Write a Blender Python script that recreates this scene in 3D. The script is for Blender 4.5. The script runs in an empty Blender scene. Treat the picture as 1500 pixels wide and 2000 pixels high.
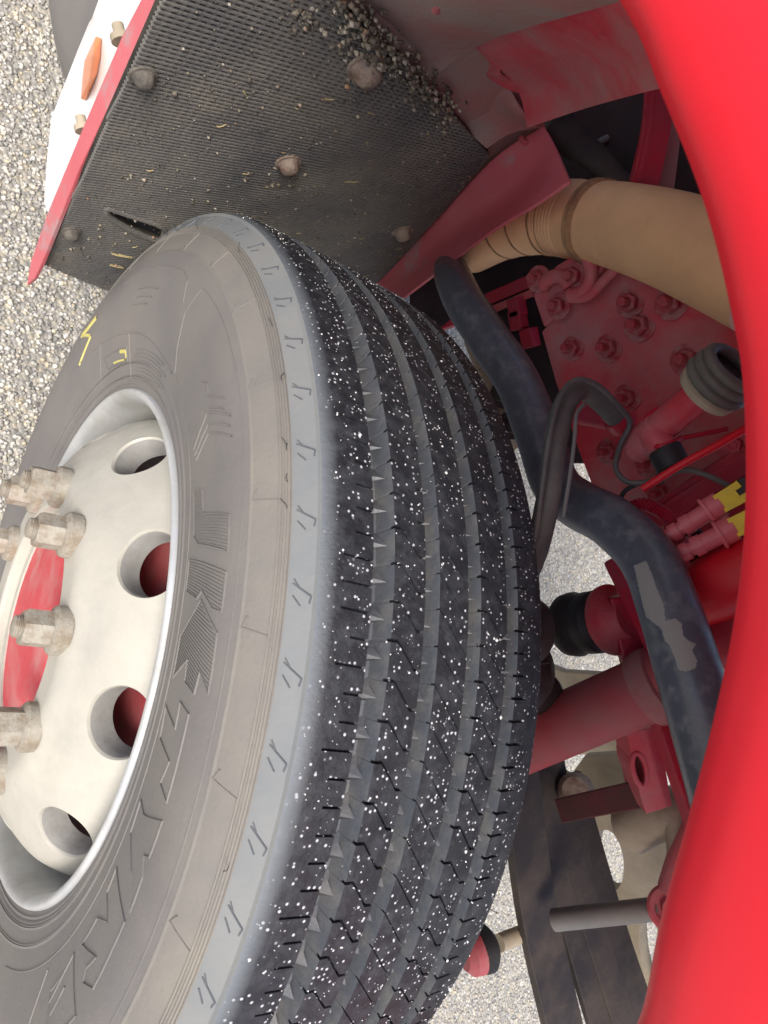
import bpy, math, random
import numpy as np
from mathutils import Vector, Matrix
from mathutils.geometry import tessellate_polygon
random.seed(7); RNG = np.random.default_rng(7)
sin, cos, pi, rad = math.sin, math.cos, math.pi, math.radians
S = bpy.context.scene
COL = S.collection

# ------------------------------------------------------------ camera
CM = np.array([[-0.7369966551, 0.2671252118, -0.6208703984],
               [0.2259338091, 0.9631122449, 0.1461804285],
               [0.6370163611, -0.0325411272, -0.7701631196]])   # camera axes (right, down, forward) in world
CC = np.array([0.3122, -0.2317, 1.4306])
FPX = 1336.575
cam = bpy.data.cameras.new('camera'); cam_o = bpy.data.objects.new('camera', cam); COL.objects.link(cam_o)
cam.sensor_fit = 'VERTICAL'; cam.sensor_height = 36; cam.sensor_width = 27
cam.lens = FPX / 2000 * 36
cam.clip_start = 0.01; cam.clip_end = 500
r_, d_, f_ = CM[:, 0], CM[:, 1], CM[:, 2]
cam_o.matrix_world = Matrix([[r_[0], -d_[0], -f_[0], CC[0]], [r_[1], -d_[1], -f_[1], CC[1]], [r_[2], -d_[2], -f_[2], CC[2]], [0, 0, 0, 1]])
cam.dof.use_dof = True; cam.dof.focus_distance = 0.72; cam.dof.aperture_fstop = 16
S.camera = cam_o

# ------------------------------------------------------------ light
SUN_EL, SUN_AZ = rad(60), rad(10)          # azimuth measured from +X (outside of the truck) towards +Y
w = bpy.data.worlds.new('World'); S.world = w; w.use_nodes = True
nt = w.node_tree; bg = nt.nodes['Background']
sky = nt.nodes.new('ShaderNodeTexSky'); sky.sky_type = 'NISHITA'; sky.sun_disc = False
sky.sun_elevation = SUN_EL; sky.sun_rotation = pi / 2 - SUN_AZ
sky.dust_density = 4; sky.air_density = 1.0; sky.ozone_density = 1.0
nt.links.new(sky.outputs[0], bg.inputs[0]); bg.inputs[1].default_value = 0.10
sun = bpy.data.lights.new('sun', 'SUN'); sun.energy = 1.5; sun.angle = rad(25); sun.color = (1, .96, .9)
so = bpy.data.objects.new('sun', sun); COL.objects.link(so)
sd = Vector((cos(SUN_EL) * cos(SUN_AZ), cos(SUN_EL) * sin(SUN_AZ), sin(SUN_EL)))
so.rotation_euler = sd.to_track_quat('Z', 'Y').to_euler(); so.location = sd * 20
S.view_settings.view_transform = 'Standard'; S.view_settings.look = 'None'
S.view_settings.exposure = 1.05; S.view_settings.gamma = 1.0

# ------------------------------------------------------------ viewing-ray helpers used while laying the parts out
def ray(x, y): return CM @ np.array([(x - 750) / FPX, (y - 1000) / FPX, 1.0])
def P(x, y, k): return CC + ray(x, y) * k
def PX(x, y, X): d = ray(x, y); return CC + d * (X - CC[0]) / d[0]
def PY(x, y, Y): d = ray(x, y); return CC + d * (Y - CC[1]) / d[1]
def PL(x, y, n, d0): d = ray(x, y); return CC + d * (d0 - n @ CC) / (n @ d)

# ------------------------------------------------------------ mesh helpers
def V(a): return Vector((float(a[0]), float(a[1]), float(a[2])))
def mesh(name, verts, faces, smooth=True, angle=35):
    me = bpy.data.meshes.new(name)
    me.from_pydata([tuple(map(float, v)) for v in verts], [], faces); me.update()
    if smooth:
        me.shade_smooth()
        try: me.set_sharp_from_angle(angle=rad(angle))
        except Exception: pass
    return me
def link(name, me, mat=None, parent=None, mw=None):
    o = bpy.data.objects.new(name, me); COL.objects.link(o)
    if mat and me and not me.materials: me.materials.append(mat)
    if parent: o.parent = parent
    if mw is not None: o.matrix_local = mw
    return o
def tag(o, **k):
    for a, b in k.items(): o[a] = b
    return o
def part(name, vf, mat, parent, smooth=True, angle=35, bevel=0, **k):
    o = link(name, mesh(name, vf[0], vf[1], smooth, angle), mat, parent)
    if bevel:
        b = o.modifiers.new('b', 'BEVEL'); b.width = bevel; b.segments = 2; b.limit_method = 'ANGLE'; b.angle_limit = rad(40)
    return tag(o, **k)
def join(*vfs):
    vs, fs = [], []
    for v, f in vfs:
        n = len(vs); vs += [tuple(a) for a in v]; fs += [tuple(i + n for i in q) for q in f]
    return vs, fs
def catmull(pts, n=8):
    p = np.array(pts, float); q = np.vstack([2 * p[0] - p[1], p, 2 * p[-1] - p[-2]]); o = []
    for i in range(1, len(q) - 2):
        a, b, c, d = q[i - 1:i + 3]
        for k in range(n):
            s = k / n; o.append(.5 * (2 * b + (c - a) * s + (2 * a - 5 * b + 4 * c - d) * s * s + (3 * b - a - 3 * c + d) * s ** 3))
    o.append(p[-1]); return np.array(o)
def frames(pts):
    p = np.array(pts, float); T = np.gradient(p, axis=0); T /= np.linalg.norm(T, axis=1)[:, None] + 1e-12
    n = np.cross(T[0], [0, 0, 1.0]);
    if np.linalg.norm(n) < 1e-3: n = np.cross(T[0], [1.0, 0, 0])
    n /= np.linalg.norm(n); N = []
    for t in T:
        n = n - t * (n @ t); n /= np.linalg.norm(n); N.append(n)
    N = np.array(N); return p, T, N, np.cross(T, N)
def tube(pts, r, n=20, smooth=8, caps=True):
    if smooth: pts_ = catmull(pts, smooth)
    else: pts_ = np.array(pts, float)
    m = len(pts_)
    rr = np.interp(np.linspace(0, 1, m), np.linspace(0, 1, len(r)), r) if hasattr(r, '__len__') else np.full(m, r)
    p, T, N, Bn = frames(pts_); vs = []; fs = []
    for i in range(m):
        for k in range(n):
            a = 2 * pi * k / n; vs.append(p[i] + rr[i] * (cos(a) * N[i] + sin(a) * Bn[i]))
    for i in range(m - 1):
        for k in range(n):
            k2 = (k + 1) % n; fs.append((i * n + k, i * n + k2, (i + 1) * n + k2, (i + 1) * n + k))
    if caps: fs.append(tuple(range(n - 1, -1, -1))); fs.append(tuple((m - 1) * n + k for k in range(n)))
    return vs, fs
def lathe_ax(p0, p1, prof, n=28):
    """prof: list of (t in metres from p0 towards p1, radius)"""
    p0 = np.array(p0, float); ax = np.array(p1, float) - p0; L = np.linalg.norm(ax); ax /= L
    u = np.cross(ax, [0, 0, 1.0]);
    if np.linalg.norm(u) < 1e-3: u = np.cross(ax, [1.0, 0, 0])
    u /= np.linalg.norm(u); v = np.cross(ax, u); vs, fs = [], []
    for t, r in prof:
        for k in range(n):
            a = 2 * pi * k / n; vs.append(p0 + ax * t + max(r, 1e-5) * (cos(a) * u + sin(a) * v))
    for i in range(len(prof) - 1):
        for k in range(n):
            k2 = (k + 1) % n; fs.append((i * n + k, i * n + k2, (i + 1) * n + k2, (i + 1) * n + k))
    fs.append(tuple(range(n - 1, -1, -1))); fs.append(tuple((len(prof) - 1) * n + k for k in range(n)))
    return vs, fs
def xlathe(prof, n=144):
    """revolved about local X; prof: (x, r)"""
    vs, fs = [], []; m = len(prof)
    for x, r in prof:
        for k in range(n):
            a = 2 * pi * k / n; vs.append((x, r * sin(a), r * cos(a)))
    for i in range(m - 1):
        for k in range(n):
            k2 = (k + 1) % n; fs.append((i * n + k, (i + 1) * n + k, (i + 1) * n + k2, i * n + k2))
    return vs, fs
def plate(pts, th, holes=(), nrm=None):
    """planar-ish polygon given by 3-D points, thickness th away from the viewer side"""
    loops = [[V(p) for p in pts]] + [[V(p) for p in h] for h in holes]
    tris = tessellate_polygon(loops); flat = [v for l in loops for v in l]
    if nrm is None:
        n = Vector((0, 0, 0)); l = loops[0]
        for i in range(len(l)): n += (l[i] - l[0]).cross(l[(i + 1) % len(l)] - l[0])
        n.normalize()
        if n.dot(V(CC) - l[0]) < 0: n = -n
    else: n = V(nrm).normalized()
    N = len(flat); vs = [tuple(v) for v in flat] + [tuple(v - n * th) for v in flat]; fs = []
    for t in tris:
        a, b, c = t
        if (flat[b] - flat[a]).cross(flat[c] - flat[a]).dot(n) < 0: t = (a, c, b)
        fs.append(tuple(t)); fs.append(tuple(i + N for i in reversed(t)))
    base = 0
    for l in loops:
        m = len(l)
        for i in range(m):
            j = (i + 1) % m; fs.append((base + i, base + j, base + j + N, base + i + N))
        base += m
    return vs, fs
def sheet(rows, th=.003, nu=6, nv=6):
    """rows of 3-D control points -> smooth surface with thickness"""
    R = [catmull(r, nu) for r in rows]
    R = np.array(R); C = np.array([catmull(R[:, j], nv) for j in range(R.shape[1])]).transpose(1, 0, 2)
    a, b = C.shape[:2]; du = np.gradient(C, axis=1); dv = np.gradient(C, axis=0); n = np.cross(du, dv); n /= np.linalg.norm(n, axis=2)[..., None] + 1e-12
    if (n * (CC - C)).sum() < 0: n = -n
    vs = list(C.reshape(-1, 3)) + list((C - n * th).reshape(-1, 3)); fs = []; o = a * b
    for i in range(a - 1):
        for j in range(b - 1):
            q = (i * b + j, i * b + j + 1, (i + 1) * b + j + 1, (i + 1) * b + j); fs.append(q); fs.append(tuple(k + o for k in reversed(q)))
    ring = [j for j in range(b)] + [i * b + b - 1 for i in range(1, a)] + [(a - 1) * b + j for j in range(b - 2, -1, -1)] + [i * b for i in range(a - 2, 0, -1)]
    for i in range(len(ring)):
        p, q = ring[i], ring[(i + 1) % len(ring)]; fs.append((p, q, q + o, p + o))
    return vs, fs
def box(c, u, v, n_, a, b, h):
    """box with centre c, half sizes a,b,h on axes u,v,n"""
    c, u, v, n_ = map(lambda q: np.array(q, float), (c, u, v, n_)); vs = []
    for k in (-1, 1):
        for i, j in ((-1, -1), (1, -1), (1, 1), (-1, 1)): vs.append(c + u * a * i + v * b * j + n_ * h * k)
    return vs, [(0, 3, 2, 1), (4, 5, 6, 7), (0, 1, 5, 4), (1, 2, 6, 5), (2, 3, 7, 6), (3, 0, 4, 7)]
def beam(pts, wd, th, wax, n=6):
    """rectangular-section bar along a path; wax = direction of its width"""
    p = catmull(pts, n); T = np.gradient(p, axis=0); T /= np.linalg.norm(T, axis=1)[:, None]; vs, fs = [], []
    wax = np.array(wax, float)
    for i in range(len(p)):
        u = wax - T[i] * (wax @ T[i]); u /= np.linalg.norm(u); v = np.cross(T[i], u)
        for a, b in ((-1, -1), (1, -1), (1, 1), (-1, 1)): vs.append(p[i] + u * a * wd / 2 + v * b * th / 2)
    for i in range(len(p) - 1):
        for k in range(4): k2 = (k + 1) % 4; fs.append((i * 4 + k, i * 4 + k2, i * 4 + 4 + k2, i * 4 + 4 + k))
    m = (len(p) - 1) * 4; fs += [(3, 2, 1, 0), (m, m + 1, m + 2, m + 3)]; return vs, fs

# ------------------------------------------------------------ materials
def mat(name, c1, c2=None, dirt=None, rough=.6, metal=0, s1=8, s2=3, amt=.5, damt=.5, bump=.15, bs=60, spec=.5, dsharp=.12, coat=0, fine=None):
    m = bpy.data.materials.new(name); m.use_nodes = True; t = m.node_tree; L = t.links; b = t.nodes['Principled BSDF']
    N = lambda ty: t.nodes.new(ty)
    tc = N('ShaderNodeTexCoord')
    def noise(sc, det=6, r=.6, w=0):
        n = N('ShaderNodeTexNoise'); n.inputs['Scale'].default_value = sc; n.inputs['Detail'].default_value = det; n.inputs['Roughness'].default_value = r
        L.new(tc.outputs['Object'], n.inputs['Vector']); return n
    def ramp(src, a, b_):
        r = N('ShaderNodeMapRange'); r.inputs['From Min'].default_value = a; r.inputs['From Max'].default_value = b_; L.new(src, r.inputs['Value']); return r
    def mix(fac, A, Bc):
        x = N('ShaderNodeMix'); x.data_type = 'RGBA'
        if isinstance(fac, float): x.inputs[0].default_value = fac
        else: L.new(fac, x.inputs[0])
        for i, q in ((6, A), (7, Bc)):
            if isinstance(q, tuple): x.inputs[i].default_value = (*q, 1)
            else: L.new(q, x.inputs[i])
        return x.outputs[2]
    col = c1; c2 = c2 or tuple(min(1, v * 1.25 + .01) for v in c1)
    n1 = noise(s1); col = mix(ramp(n1.outputs[0], .5 - amt * .4, .5 + amt * .4).outputs[0], c1, c2)
    ro = None
    if dirt:
        n2 = noise(s2, 9, .68); e = .62 - .25 * damt; rr = ramp(n2.outputs[0], e - dsharp, e + dsharp)
        mu = N('ShaderNodeMath'); mu.operation = 'MULTIPLY'; L.new(rr.outputs[0], mu.inputs[0]); mu.inputs[1].default_value = min(1, .45 + damt * .5)
        col = mix(mu.outputs[0], col, dirt)
        ro = N('ShaderNodeMix'); ro.data_type = 'FLOAT'; L.new(mu.outputs[0], ro.inputs[0]); ro.inputs[2].default_value = rough; ro.inputs[3].default_value = .9
    if fine:      # small flecks: (colour, scale, threshold)
        vo = N('ShaderNodeTexVoronoi'); vo.inputs['Scale'].default_value = fine[1]; L.new(tc.outputs['Object'], vo.inputs['Vector'])
        lt = ramp(vo.outputs['Distance'], fine[2], fine[2] * .6)
        sp = N('ShaderNodeSeparateColor'); L.new(vo.outputs['Color'], sp.inputs[0]); g = ramp(sp.outputs[0], fine[3], fine[3] + .1)
        mu = N('ShaderNodeMath'); mu.operation = 'MULTIPLY'; L.new(lt.outputs[0], mu.inputs[0]); L.new(g.outputs[0], mu.inputs[1])
        col = mix(mu.outputs[0], col, fine[0])
    L.new(col, b.inputs['Base Color'])
    b.inputs['Roughness'].default_value = rough
    if ro: L.new(ro.outputs[0], b.inputs['Roughness'])
    b.inputs['Metallic'].default_value = metal; b.inputs['Specular IOR Level'].default_value = spec
    b.inputs['Coat Weight'].default_value = coat; b.inputs['Coat Roughness'].default_value = .25
    if bump:
        n3 = noise(bs, 5, .6); bu = N('ShaderNodeBump'); bu.inputs['Strength'].default_value = bump; bu.inputs['Distance'].default_value = .004
        L.new(n3.outputs[0], bu.inputs['Height']); L.new(bu.outputs[0], b.inputs['Normal'])
    return m
DUST = (.30, .25, .20)
M_side = mat('rubber_sidewall', (.155, .146, .146), (.205, .194, .190), (.27, .245, .205), .55, s1=6, s2=7, amt=.9, damt=.36, bump=.16, bs=260, spec=.42, dsharp=.2)
M_sided = mat('rubber_sidewall_dusty', (.175, .166, .158), (.235, .222, .205), (.31, .28, .225), .58, s1=7, s2=8, amt=.9, damt=.42, bump=.16, bs=240, spec=.4, dsharp=.2)
M_shoulder = mat('rubber_shoulder', (.17, .19, .205), (.235, .25, .255), (.29, .275, .245), .45, s1=12, s2=9, amt=.9, damt=.35, bump=.12, bs=150, spec=.5, dsharp=.2)
M_tread = mat('rubber_tread', (.010, .011, .014), (.022, .024, .029), (.065, .07, .08), .55, s1=40, s2=70, amt=.8, damt=.22, bump=.28, bs=260, spec=.45, fine=((.55, .56, .60), 230, .30, .62))
M_groove = mat('rubber_groove', (.085, .094, .110), (.125, .134, .148), (.22, .205, .175), .45, s1=25, s2=34, amt=.8, damt=.2, bump=.2, bs=200, spec=.5)
M_grit = mat('white_grit', (.75, .75, .74), (.85, .84, .82), rough=.7, bump=0)
M_rim = mat('rim_steel', (.52, .54, .55), (.66, .67, .67), (.36, .34, .29), .38, .3, s1=14, s2=9, damt=.3, bump=.06, bs=200)
M_disc = mat('wheel_cream_paint', (.50, .475, .40), (.575, .55, .48), (.33, .315, .28), .42, 0, s1=7, s2=13, amt=.8, damt=.30, bump=.12, bs=160, dsharp=.2)
M_nut = mat('cream_nut', (.36, .335, .28), (.50, .465, .39), (.20, .145, .09), .55, .1, s1=60, s2=60, amt=.9, damt=.5, bump=.4, bs=300)
M_hub = mat('hub_red', (.60, .035, .055), (.66, .06, .08), (.55, .40, .36), .5, s1=10, s2=14, damt=.15, bump=.08, bs=120)
M_drum = mat('drum_red', (.44, .035, .05), (.50, .08, .09), (.28, .19, .17), .6, s1=14, s2=12, damt=.4, bump=.15, bs=100, dsharp=.2)
M_collar = mat('collar_shade_grey', (.27, .265, .25), (.35, .34, .32), (.20, .19, .175), .6, s1=14, s2=20, damt=.4, bump=.2, bs=160)  # shading of the hand-hole walls put into the colour as grey
M_slate = mat('slate_shade', (.20, .24, .28), (.26, .30, .34), rough=.5, s1=20, bump=.1)  # blue-grey shade of the gap beside the hub, put into a colour
M_red = mat('red_gloss_paint', (.66, .003, .016), (.67, .007, .022), (.64, .04, .055), rough=.38, s1=3, s2=2.2, damt=.12, bump=.03, bs=40, coat=.12, spec=.32, dsharp=.3)
M_redp = mat('red_faded_paint', (.62, .115, .14), (.68, .17, .195), (.36, .36, .35), .42, s1=5, s2=7, damt=.16, bump=.06, bs=80, spec=.6, dsharp=.03)
M_redd = mat('red_dusty_paint', (.60, .022, .045), (.56, .055, .08), (.34, .275, .265), .45, s1=5, s2=6.5, amt=.9, damt=.42, bump=.25, bs=120, dsharp=.13)
M_boltr = mat('red_bolt', (.34, .018, .035), (.42, .05, .07), (.42, .33, .31), .5, s1=40, s2=45, amt=.9, damt=.3, bump=.3, bs=200)
M_redk = mat('red_deep_paint', (.56, .004, .022), (.40, .010, .045), (.20, .055, .08), .4, s1=7, s2=9, amt=.9, damt=.42, bump=.12, bs=110, dsharp=.16)
M_redg = mat('red_grimy_liner', (.46, .06, .075), (.40, .11, .11), (.30, .26, .225), .65, s1=5, s2=4.5, amt=.8, damt=.8, bump=.3, bs=120, dsharp=.14)
M_flap = mat('flap_rubber', (.008, .008, .010), (.016, .016, .018), (.16, .145, .11), .85, s1=20, s2=6, amt=.8, damt=.3, bump=.3, bs=200, spec=.2, dsharp=.14)
M_bar = mat('flap_rubber_bars', (.085, .086, .096), (.15, .148, .152), (.34, .31, .24), .75, s1=34, s2=6, amt=.95, damt=.34, bump=.5, bs=300, spec=.35, dsharp=.2)
M_rust = mat('rusty_bolt', (.14, .075, .05), (.25, .18, .14), (.38, .32, .26), .8, s1=60, s2=50, damt=.5, bump=.7, bs=170)
M_hose = mat('tan_hose', (.86, .51, .26), (.90, .57, .31), (.46, .28, .16), .48, s1=4, s2=7, amt=.8, damt=.2, bump=.10, bs=90, dsharp=.2)
M_clamp = mat('dirty_clamp', (.48, .27, .12), (.55, .33, .17), (.22, .13, .08), .6, s1=30, s2=40, damt=.5, bump=.3, bs=120)
M_pipe = mat('grey_black_pipe', (.080, .094, .122), (.105, .120, .150), (.22, .228, .24), .28, 0, s1=18, s2=60, amt=.8, damt=.2, bump=.10, bs=160, dsharp=.08, spec=.75)
M_chip = mat('bare_grey_primer', (.30, .29, .27), (.33, .32, .30), rough=.75, bump=.1, bs=200)
M_blk = mat('black_rubber', (.016, .016, .018), (.03, .03, .033), rough=.6, s1=30, bump=.2, bs=120)
M_blkh = mat('black_hose_dusty', (.07, .07, .07), (.12, .115, .105), (.20, .18, .15), .5, s1=20, s2=14, damt=.35, bump=.1, bs=120)
M_dark = mat('dark_greasy_steel', (.022, .017, .016), (.045, .035, .032), (.11, .085, .065), .55, .1, s1=10, s2=12, amt=.8, damt=.3, bump=.25, bs=120)
M_eng = mat('interior_shade_black', (.010, .008, .011), (.02, .013, .018), (.07, .03, .04), .7, s1=9, s2=10, damt=.25, bump=.2, bs=60)  # near-black: shade of the enclosed underside put into the colour
M_beige = mat('dust_caked_casting', (.42, .36, .26), (.50, .43, .32), (.30, .25, .18), .85, s1=8, s2=9, amt=.7, damt=.4, bump=.3, bs=100)
M_grey = mat('grey_steel', (.16, .16, .16), (.22, .22, .21), (.25, .22, .18), .5, .2, s1=15, s2=14, damt=.3, bump=.12, bs=120)
M_white = mat('white_paint', (.80, .82, .82), (.84, .85, .85), rough=.35, s1=5, bump=.03, bs=30)
M_or = mat('orange_reflector', (.78, .22, .06), (.85, .30, .11), rough=.3, s1=20, bump=.05, bs=200)
M_yel = mat('yellow_plastic', (.80, .62, .02), (.84, .68, .06), (.5, .4, .12), .45, s1=30, s2=60, damt=.15, bump=.05)
M_yelc = mat('yellow_chalk', (.62, .55, .16), (.70, .62, .22), rough=.9, s1=60, bump=.3, bs=200)
M_straw = mat('straw', (.46, .36, .16), (.55, .45, .24), rough=.85, bump=0)
M_peb = mat('mud_grit', (.20, .17, .13), (.36, .32, .25), rough=.9, s1=45, amt=1, bump=0)
M_dred = mat('oily_dark_red', (.10, .008, .014), (.14, .015, .022), (.06, .035, .03), .6, s1=12, s2=10, damt=.5, bump=.2)
M_fbolt = mat('muddy_bolt', (.06, .055, .05), (.11, .10, .09), (.20, .175, .14), .8, s1=60, s2=50, damt=.5, bump=.6, bs=170)
M_stone = None

def ground_mat():
    m = bpy.data.materials.new('chip_seal_ground'); m.use_nodes = True; t = m.node_tree; L = t.links; b = t.nodes['Principled BSDF']; N = t.nodes.new
    tc = N('ShaderNodeTexCoord'); vo = N('ShaderNodeTexVoronoi'); vo.inputs['Scale'].default_value = 120; L.new(tc.outputs['Object'], vo.inputs['Vector'])
    sp = N('ShaderNodeSeparateColor'); L.new(vo.outputs['Color'], sp.inputs[0])
    cr = N('ShaderNodeValToRGB'); L.new(sp.outputs[0], cr.inputs[0]); e = cr.color_ramp
    e.elements[0].color = (.30, .285, .26, 1); e.elements[1].color = (.70, .68, .62, 1)
    q = e.elements.new(.45); q.color = (.46, .44, .40, 1); q = e.elements.new(.8); q.color = (.56, .50, .38, 1)
    n = N('ShaderNodeTexNoise'); n.inputs['Scale'].default_value = 3; L.new(tc.outputs['Object'], n.inputs['Vector'])
    mx = N('ShaderNodeMix'); mx.data_type = 'RGBA'; mx.blend_type = 'MULTIPLY'; mx.inputs[0].default_value = .35; L.new(cr.outputs[0], mx.inputs[6]); L.new(n.outputs[0], mx.inputs[7])
    L.new(mx.outputs[2], b.inputs['Base Color']); b.inputs['Roughness'].default_value = .85
    bu = N('ShaderNodeBump'); bu.invert = True; bu.inputs['Strength'].default_value = .9; bu.inputs['Distance'].default_value = .006
    L.new(vo.outputs['Distance'], bu.inputs['Height']); L.new(bu.outputs[0], b.inputs['Normal']); return m
M_ground = ground_mat()

# ------------------------------------------------------------ setting: ground
g = link('ground', mesh('ground', [(-40, -40, 0), (40, -40, 0), (40, 40, 0), (-40, 40, 0)], [(0, 1, 2, 3)], False), M_ground); g['kind'] = 'structure'
def blobs(pos, size, squash=.6):
    """many small irregular octahedra as one mesh"""
    n = len(pos); base = np.array([(1, 0, 0), (0, 1, 0), (-1, 0, 0), (0, -1, 0), (0, 0, 1), (0, 0, -1)], float)
    ang = RNG.random(n) * 2 * pi; ca, sa = np.cos(ang), np.sin(ang)
    b = base[None] * (RNG.random((n, 6, 1)) * .7 + .65) * size[:, None, None]; b[:, :, 2] *= squash
    x = b[:, :, 0] * ca[:, None] - b[:, :, 1] * sa[:, None]; y = b[:, :, 0] * sa[:, None] + b[:, :, 1] * ca[:, None]
    v = np.stack([x, y, b[:, :, 2]], 2) + pos[:, None]
    f = np.array([(0, 1, 4), (1, 2, 4), (2, 3, 4), (3, 0, 4), (1, 0, 5), (2, 1, 5), (3, 2, 5), (0, 3, 5)])
    return v.reshape(-1, 3), (f[None] + 6 * np.arange(n)[:, None, None]).reshape(-1, 3)
def bulk(name, v, f, mat_, parent=None):
    me = bpy.data.meshes.new(name); me.vertices.add(len(v)); me.vertices.foreach_set('co', v.astype('f').ravel())
    me.loops.add(f.size); me.loops.foreach_set('vertex_index', f.astype('i').ravel())
    me.polygons.add(len(f)); me.polygons.foreach_set('loop_start', np.arange(0, f.size, 3, dtype='i')); me.polygons.foreach_set('loop_total', np.full(len(f), 3, 'i'))
    me.update(calc_edges=True); me.validate(); o = link(name, me, mat_, parent); o['kind'] = 'stuff'; return o
def stonemat(name, ramp_):
    m = bpy.data.materials.new(name); m.use_nodes = True; t = m.node_tree; L = t.links; b = t.nodes['Principled BSDF']
    ge = t.nodes.new('ShaderNodeNewGeometry'); cr = t.nodes.new('ShaderNodeValToRGB'); L.new(ge.outputs['Random Per Island'], cr.inputs[0])
    e = cr.color_ramp; e.elements[0].color = (*ramp_[0][1], 1); e.elements[1].color = (*ramp_[-1][1], 1); e.elements[1].position = ramp_[-1][0]; e.elements[0].position = ramp_[0][0]
    for p_, c in ramp_[1:-1]: q = e.elements.new(p_); q.color = (*c, 1)
    L.new(cr.outputs[0], b.inputs['Base Color']); b.inputs['Roughness'].default_value = .8; return m
M_stone = stonemat('chip_stones', [(0, (.27, .26, .235)), (.35, (.46, .44, .40)), (.6, (.62, .60, .55)), (.75, (.60, .51, .36)), (.9, (.76, .74, .68)), (1, (.38, .365, .34))])
def scatter(n, x0, x1, y0, y1): return np.stack([RNG.uniform(x0, x1, n), RNG.uniform(y0, y1, n), np.full(n, .001)], 1)
pos = np.concatenate([scatter(34000, -.75, .45, -1.9, -.2), scatter(38000, -3.2, -.45, -.6, 2.6)])
sv, sf = blobs(pos, RNG.uniform(.0028, .0062, len(pos)))
st = bulk('gravel', sv, sf, M_stone); tag(st, label='pale loose stone chips covering the ground under the truck', category='gravel')

# ------------------------------------------------------------ the truck
truck = bpy.data.objects.new('truck', None); COL.objects.link(truck)
tag(truck, label='red truck seen at its front wheel arch, wheel steered outward', category='truck')
def empty(name, parent, loc=(0, 0, 0), rz=0):
    o = bpy.data.objects.new(name, None); COL.objects.link(o); o.parent = parent; o.location = loc; o.rotation_euler = (0, 0, rz); o.empty_display_size = .1; return o

# ---- front wheel
STEER = rad(-28)
wheel = empty('wheel', truck, (0, 0, .525), STEER); wheel['label'] = 'front wheel steered outward with worn tyre and cream disc'
def W(x, r, a): return (x, r * sin(a), r * cos(a))
SIDE = catmull([(.122, .524), (.136, .500), (.147, .472), (.152, .440), (.149, .400), (.141, .355), (.133, .322), (.128, .305)], 16)
def side_at(r):
    i = len(SIDE) - 1 - np.searchsorted(SIDE[::-1, 1], r); i = min(max(i, 0), len(SIDE) - 2)
    a, b = SIDE[i], SIDE[i + 1]; t = (r - a[1]) / (b[1] - a[1] + 1e-12); x = a[0] + t * (b[0] - a[0]); d = b - a; n = np.array([-d[1], d[0]]); n /= np.linalg.norm(n)
    return x, n           # n = outward normal in (x, r)
def S_(th, r, h=0):       # point on the sidewall, th in degrees from the top towards the front
    x, n = side_at(r); return np.array(W(x + n[0] * h, r + n[1] * h, rad(th)))
# carcass profile: outer bead -> sidewall with rings and lines -> shoulder -> groove floors -> inner side
prof = []
rings = [.4955, .4977, .4999, .5021, .5043]
prof_r = sorted(set([round(v, 5) for v in np.linspace(.305, .5235, 70)] + [q + d for q in rings for d in (-.0011, -.0007, 0, .0007)] + [q + d for q in (.336, .3125, .3165, .3205, .4705) for d in (-.0018, -.0008, .0008, .0018)]))
for r in prof_r:
    x, n = side_at(r); h = 0
    for q in rings:
        if abs(r - q) < 1e-6: h = .0011
    for q in (.336, .3125, .3165, .3205):
        if abs(abs(r - q) - .0008) < 1e-6: h = .0011
    if abs(abs(r - .4705) - .0008) < 1e-6: h = .0006
    prof.append((x + n[0] * h, r + n[1] * h))
outer_n = len(prof)
inner = [(-x, r) for x, r in reversed(prof)]
floor_x = np.linspace(.112, -.112, 10)
tyre_prof = prof + [(.1195, .519), ] + [(x, .5145) for x in floor_x] + [(-.1195, .519)] + inner
vf = xlathe(tyre_prof, 360)
tyre = part('tyre', vf, M_side, wheel, angle=50, label='worn radial tyre with dusty grey sidewall and raised lettering')
tyre.data.materials.append(M_groove)
# shoulder band: worn rubber, bluish sky sheen put into its colour
tyre.data.materials.append(M_shoulder); tyre.data.materials.append(M_sided)
mi = np.zeros(len(tyre.data.polygons), 'i'); nprof = len(tyre_prof)
for i in range(nprof - 1):
    x_, rr_ = tyre_prof[i]; mid = (tyre_prof[i][1] + tyre_prof[i + 1][1]) / 2
    if mid > .4705: mi[i * 360:(i + 1) * 360] = 3
    if mid > .5062: mi[i * 360:(i + 1) * 360] = 2
    if abs(x_) < .1205 and abs(tyre_prof[i + 1][0]) < .1205 and mid > .513: mi[i * 360:(i + 1) * 360] = 1
tyre.data.polygons.foreach_set('material_index', mi)

M_tshould = M_tread.copy(); M_tshould.name = 'rubber_tread_worn_sheen'     # worn outer rib edge along x, bluish sky sheen put into its colour
_t = M_tshould.node_tree; _b = _t.nodes['Principled BSDF']; _src = _b.inputs['Base Color'].links[0].from_socket
_tc = [q for q in _t.nodes if q.type == 'TEX_COORD'][0]; _sx = _t.nodes.new('ShaderNodeSeparateXYZ'); _t.links.new(_tc.outputs['Object'], _sx.inputs[0])
_mr = _t.nodes.new('ShaderNodeMapRange'); _mr.inputs['From Min'].default_value = .111; _mr.inputs['From Max'].default_value = .1225; _t.links.new(_sx.outputs[0], _mr.inputs['Value'])
_mx = _t.nodes.new('ShaderNodeMix'); _mx.data_type = 'RGBA'; _t.links.new(_mr.outputs[0], _mx.inputs[0]); _t.links.new(_src, _mx.inputs[6]); _mx.inputs[7].default_value = (.15, .168, .185, 1)
_t.links.new(_mx.outputs[2], _b.inputs['Base Color'])
def crown(x): return .5345 - .9 * x * x * .25 - (max(0, abs(x) - .105) / .017) ** 2 * .005
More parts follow.
